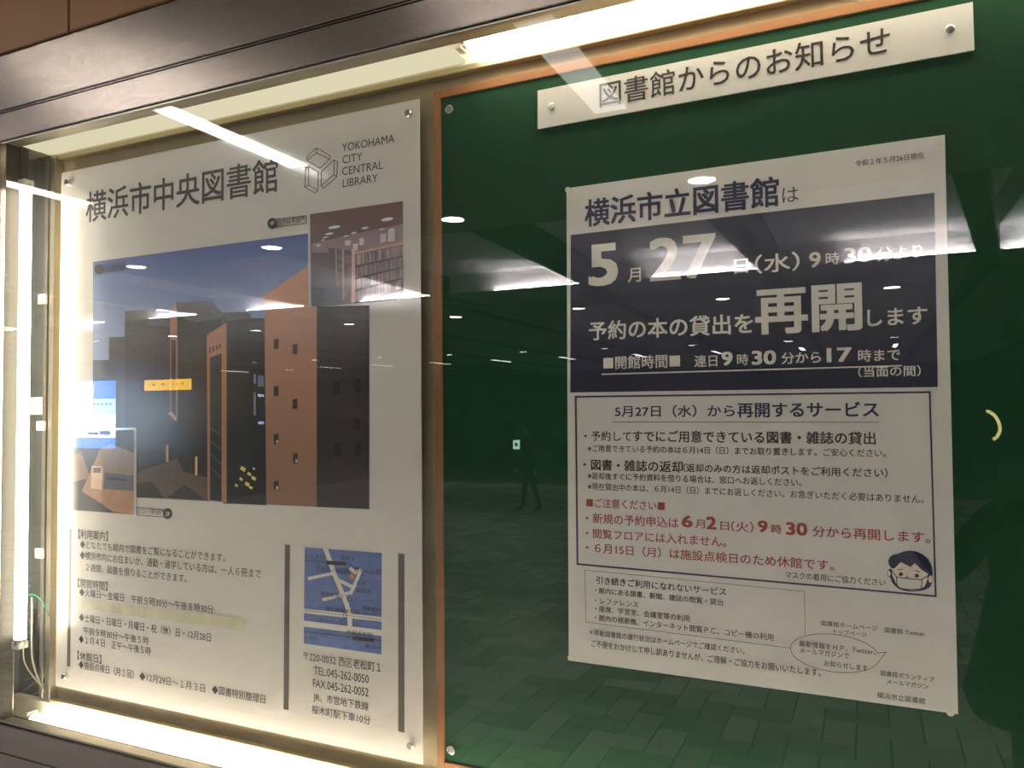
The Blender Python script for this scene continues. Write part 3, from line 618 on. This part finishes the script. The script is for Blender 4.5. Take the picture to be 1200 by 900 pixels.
# floor with herringbone pavers
fl = struct(box('floor', -30, 8, -26, .3, FZ-.1, FZ-.006, M['joint']))
S = .16; g = .011
cells = []
for i in range(-60, 40):
    for j in range(-80, 2):
        # herringbone of 2:1 pieces on a unit grid
        k = (i-j) % 4 if False else (i+j) % 4
        if k == 0: cells.append((i, j, 2, 1))
        elif k == 2: cells.append((i, j, 1, 2)) if False else None
cells = []
occ = set()
for j in range(-95, 2):
    for i in range(-70, 45):
        k = (i-j) % 4
        if k == 0: cells.append((i, j, 2, 1))
        if k == 2: cells.append((i, j-1, 1, 2))
cells = [(i*S, j*S, a*S, b*S) for i, j, a, b in cells]
cells = [c for c in cells if c[1]+c[3] < -.2]
focus = Vector((-.9, vy(2.9)))
cells.sort(key=lambda c: (Vector((c[0], c[1]))-focus).length)
pm = {}
for key, (a, b) in {'h': (2*S, S), 'v': (S, 2*S)}.items():
    for v in range(3):
        bm = bmesh.new(); bx(bm, g/2, a-g/2, g/2, b-g/2, -.006, 0)
        me = bpy.data.meshes.new('paver'); bm.to_mesh(me); bm.free(); t_ = (.20, .27, .36)[v]
        if key == 'h' and v == 0: pav = [mat('paver_tone', (k_, k_*.98, k_*.93), .5, 0, .12, 9, bump=.2) for k_ in (.20, .30, .42)]
        me.materials.append(pav[v]); pm[key, v] = me
for c in cells[:300]:
    o = bpy.data.objects.new('paver', pm['h' if c[2] > c[3] else 'v', random.randrange(3)]); COL.objects.link(o); o.location = (c[0], c[1], 0.0); o.parent = fl
rest = bmesh.new()
for c in cells[300:]:
    mi = random.randrange(3); z = 0
    vs = [rest.verts.new((c[0]+u, c[1]+v_, 0)) for u, v_ in ((g/2, g/2), (c[2]-g/2, g/2), (c[2]-g/2, c[3]-g/2), (g/2, c[3]-g/2))]
    rest.faces.new(vs).material_index = mi
r_ = link('paving', rest, pav, fl); r_['kind'] = 'stuff'
struct(box('wall_back', -30, 8, -26.2, -26, FZ, HC+.4, M['wall'])); struct(box('wall_left', -30.2, -30, -26, .3, FZ, HC+.4, M['wall'])); struct(box('wall_right', 8, 8.2, -26, .3, FZ, HC+.4, M['wall']))

# information screen with a blue picture
ys = vy(5.0)
sx0, sx1, sz0, sz1 = -8.62, -7.66, -.83, -.02
sc = thing('information_screen', 'glowing blue information screen on a stand across the hall', 'screen', ((sx0+sx1)/2, ys, FZ))
box('screen_body', sx0-.03, sx1+.03, ys-.08, ys-.002, sz0-.03, sz1+.03, M['cloth'], sc); box('stand', (sx0+sx1)/2-.2, (sx0+sx1)/2+.2, ys-.07, ys-.03, FZ, sz0-.03, M['cloth'], sc)
def srect(u0, u1, v0, v1, col, s, lay):
    X = lambda u: sx1-(sx1-sx0)*(1-u); Zf = lambda v: sz1-(sz1-sz0)*v
    box('picture_area', X(u0), X(u1), ys-.001, ys+.001+lay*.001, Zf(v1), Zf(v0), emit('screen_glow', col, s), sc)
srect(0, 1, 0, 1, (.10, .30, .95), SCREEN*1.6, 0); srect(0, 1, .27, .50, (.35, .62, 1), SCREEN*2.8, 1); srect(0, 1, .50, .84, (.72, .90, 1), SCREEN*3.4, 1)
srect(0, .06, .04, .2, (.5, .6, 1), SCREEN*2.6, 2); srect(.42, .6, .05, .2, (.6, .7, 1), SCREEN*2.6, 2); srect(.5, .7, .76, .80, (.02, .05, .2), SCREEN, 2); srect(.72, .92, .74, .80, (.05, .1, .6), SCREEN, 2)
for k in range(6): srect(.52+k*.075, .56+k*.075, .33, .36, (.05, .1, .3), SCREEN*.5, 3)
# amber sign
ya_ = vy(12); sg = thing('amber_sign', 'long amber lit sign board hanging far across the hall', 'sign', (-14.8, ya_, .25))
box('sign_body', -15.75, -13.6, ya_-.1, ya_-.002, .10, .46, M['cloth'], sg); box('lit_face', -15.62, -14.05, ya_-.001, ya_+.001, .14, .40, emit('amber_glow', (1, .55, .02), 13), sg)
for k in range(9): box('sign_mark', -15.5+k*.16+(k % 3)*.02, -15.46+k*.16+(k % 2)*.03, ya_+.0015, ya_+.003, .27, .31, M['cloth'], sg)
for k in (-15.3, -14.0): box('hanger', k-.01, k+.01, ya_-.06, ya_-.04, .46, HC-.1, M['cloth'], sg)
# vending machine with lit strips
yv = vy(14)
def vx(px): X, _ = aty(px, 450, 14); return X
def vz(py): _, Z = aty(305, py, 14); return Z
vm = thing('vending_machine', 'dark vending machine with pale lit strips at the far side of the hall', 'machine', (vx(305), yv, FZ))
box('cabinet', vx(293), vx(313), yv-.7, yv-.003, FZ, vz(432), M['cloth'], vm)
for a, b, c_, d_, s in ((297, 299.6, 438, 449, 2.5), (297, 299.6, 459, 487, 2.0), (302, 309, 440, 453, 1.6), (302, 309, 462, 465, 9), (302, 309, 494, 497, 9)):
    box('lit_panel', vx(a), vx(b), yv-.002, yv+.001, vz(d_), vz(c_), emit('pale_blue_glow', (.6, .7, 1), s), vm)
# small lit sign
X, Z = aty(605, 521, 12); ls_ = thing('exit_light', 'tiny lit pale green sign far across the hall', 'sign', (X, vy(12), Z))
box('sign_box', X-.08, X+.08, vy(12)-.05, vy(12)-.002, Z-.1, Z+.1, M['cloth'], ls_); box('lit_face', X-.07, X+.07, vy(12)-.001, vy(12)+.001, Z-.085, Z+.085, emit('pale_green_glow', (.6, 1, .85), 9), ls_); box('sign_mark', X-.025, X+.025, vy(12)+.0015, vy(12)+.003, Z-.035, Z+.035, M['cloth'], ls_)

# ---- people
def figure(name, label, base, H, yaw, arm_l, arm_r, stride, coat=True):
    t = thing(name, label, 'person', (base[0], base[1], FZ)); t.rotation_euler.z = yaw
    def skin_obj(nm, pts, edges, rad, m, sub=2):
        me = bpy.data.meshes.new(nm); me.from_pydata([tuple(Vector(p)*H) for p in pts], edges, []); me.materials.append(m)
        o = bpy.data.objects.new(nm, me); COL.objects.link(o)
        md = o.modifiers.new('s', 'SKIN')
        for i, r in enumerate(rad): me.skin_vertices[0].data[i].radius = (r[0]*H, r[1]*H) if isinstance(r, tuple) else (r*H, r*H)
        me.skin_vertices[0].data[0].use_root = True
        o.modifiers.new('sub', 'SUBSURF').levels = sub
        mm = bpy.data.meshes.new_from_object(o.evaluated_get(bpy.context.evaluated_depsgraph_get())); o.modifiers.clear(); o.data = mm
        mm.materials.clear(); mm.materials.append(m)
        for p in mm.polygons: p.use_smooth = True
        o.parent = t; return o
    s = stride
    pts = [(0, 0, .53), (0, 0, .62), (0, 0, .74), (0, 0, .81), (0, 0, .86), (0, .005, .91), (0, .005, .965),
           (-.055, 0, .50), (-.06, s*.5, .285), (-.06, s*.75, .05), (-.06, s*.75+.08, .015), (.055, 0, .50), (.06, -s*.35, .285), (.06, -s, .05), (.06, -s+.08, .015),
           (-.11, 0, .80), *arm_l, (.11, 0, .80), *arm_r]
    n = 16; na = len(arm_l)
    ed = [(0, 1), (1, 2), (2, 3), (3, 4), (4, 5), (5, 6), (0, 7), (7, 8), (8, 9), (9, 10), (0, 11), (11, 12), (12, 13), (13, 14), (3, 15)]
    for i in range(na): ed.append((15+i, 16+i))
    b0 = 16+na; ed.append((3, b0))
    for i in range(len(arm_r)): ed.append((b0+i, b0+i+1))
    rad = [(.085, .06), (.08, .055), (.095, .062), (.075, .05), .032, (.042, .052), (.036, .045), .05, .035, .022, .02, .05, .035, .022, .02, .033] + [.027, .02, .016][:na] + [.033] + [.027, .02, .016][:len(arm_r)]
    skin_obj('body', pts, ed, rad, M['cloth'])
    skin_obj('face', [(0, .03, .90), (0, .035, .935), (0, .06, .915)], [(0, 1), (1, 2)], [.032, .034, .009], M['skin'])
    skin_obj('hair', [(0, -.012, .925), (0, 0, .965), (0, -.01, .90)], [(0, 1), (0, 2)], [(.044, .048), (.042, .045), .036], M['hair'])
    for s_ in (-1, 1):
        bm = bmesh.new(); bmesh.ops.create_uvsphere(bm, u_segments=8, v_segments=6, radius=.005*H); bmesh.ops.translate(bm, verts=bm.verts, vec=Vector((s_*.015, .066, .935))*H); link('eye', bm, M['hair'], t, True)
    for arm, sd in ((arm_l, -1), (arm_r, 1)):
        w_ = Vector(arm[-1]); d = (w_-Vector(arm[-2])).normalized(); up = Vector((0, 0, 1)) if abs(d.z) < .7 else Vector((0, 1, 0)); sid = d.cross(up).normalized()
        P_ = [tuple(w_), tuple(w_+d*.03)]; E_ = [(0, 1)]; R_ = [.013, .016]
        for f in range(4):
            a = w_+d*.045+sid*(f-1.5)*.011; L_ = (.024, .03, .028, .02)[f]; i0 = len(P_)
            P_ += [tuple(a), tuple(a+d*L_*.6-up*.004), tuple(a+d*L_-up*.012)]; E_ += [(1, i0), (i0, i0+1), (i0+1, i0+2)]; R_ += [.006, .005, .0045]
        i0 = len(P_); a = w_+d*.02-sid*.018*sd; P_ += [tuple(a), tuple(a+d*.022-sid*.01*sd)]; E_ += [(0, i0), (i0, i0+1)]; R_ += [.007, .0055]
        skin_obj('hand', P_, E_, R_, M['skin'], 1)
    if coat:
        bm = bmesh.new(); seg = 20; rings = []
        for (z, rx, ry) in ((.83, .085, .05), (.80, .125, .065), (.70, .115, .075), (.60, .135, .09), (.50, .158, .11), (.462, .145, .10), (.45, .11, .08)):
            rings.append([bm.verts.new(Vector((rx*1.05*math.cos(a*2*math.pi/seg), ry*math.sin(a*2*math.pi/seg), z))*H) for a in range(seg)])
        for r0, r1 in zip(rings, rings[1:]):
            for i in range(seg): bm.faces.new((r0[i], r0[(i+1) % seg], r1[(i+1) % seg], r1[i]))
        link('coat', bm, M['cloth'], t, True)
    return t
figure('person', 'person in dark clothes walking past in the middle of the hall', (-4.75, vy(10.6)), 1.45, math.radians(60), [(-.15, .03, .66), (-.14, .10, .53), (-.14, .13, .49)], [(.15, -.03, .66), (.14, -.04, .53), (.14, -.04, .49)], .11, False)
ph = figure('person', 'person in a long dark coat standing close to the case and raising an arm', (.93, -1.60), 1.72, 0, [(-.19, .05, .70), (-.255, .12, .82), (-.288, .15, .885)], [(.15, .02, .66), (.15, .05, .53), (.15, .06, .49)], .02)
bm = bmesh.new(); bx(bm, CX-.037, CX+.037, CY-.022, CY-.013, CZ-.09, CZ+.05, .002); bmesh.ops.translate(bm, verts=bm.verts, vec=Vector((0, 0, ZO)))
tag(link('smartphone', bm, M['cloth']), 'dark smartphone held up facing the notice', 'phone')

# small curved lamp far off to the right of the hall
def vp(px, py, Y): X, Z = aty(px, py, Y); return (X, vy(Y), Z)
cl = thing('curved_lamp', 'small curved pale yellow lamp glowing far across the hall on the right', 'lamp', vp(1166, 515, 8))
wire('lit_arc', [vp(1156, 482, 8), vp(1163, 483, 8), vp(1169, 491, 8), vp(1173, 501, 8), vp(1171, 511, 8), vp(1164, 515, 8)], .016, emit('lamp_arc_glow', (1, .85, .35), 9), cl)
rod('post', (vp(1166, 517, 8)[0], vy(8), FZ), vp(1166, 517, 8), .012, M['cloth'], cl)
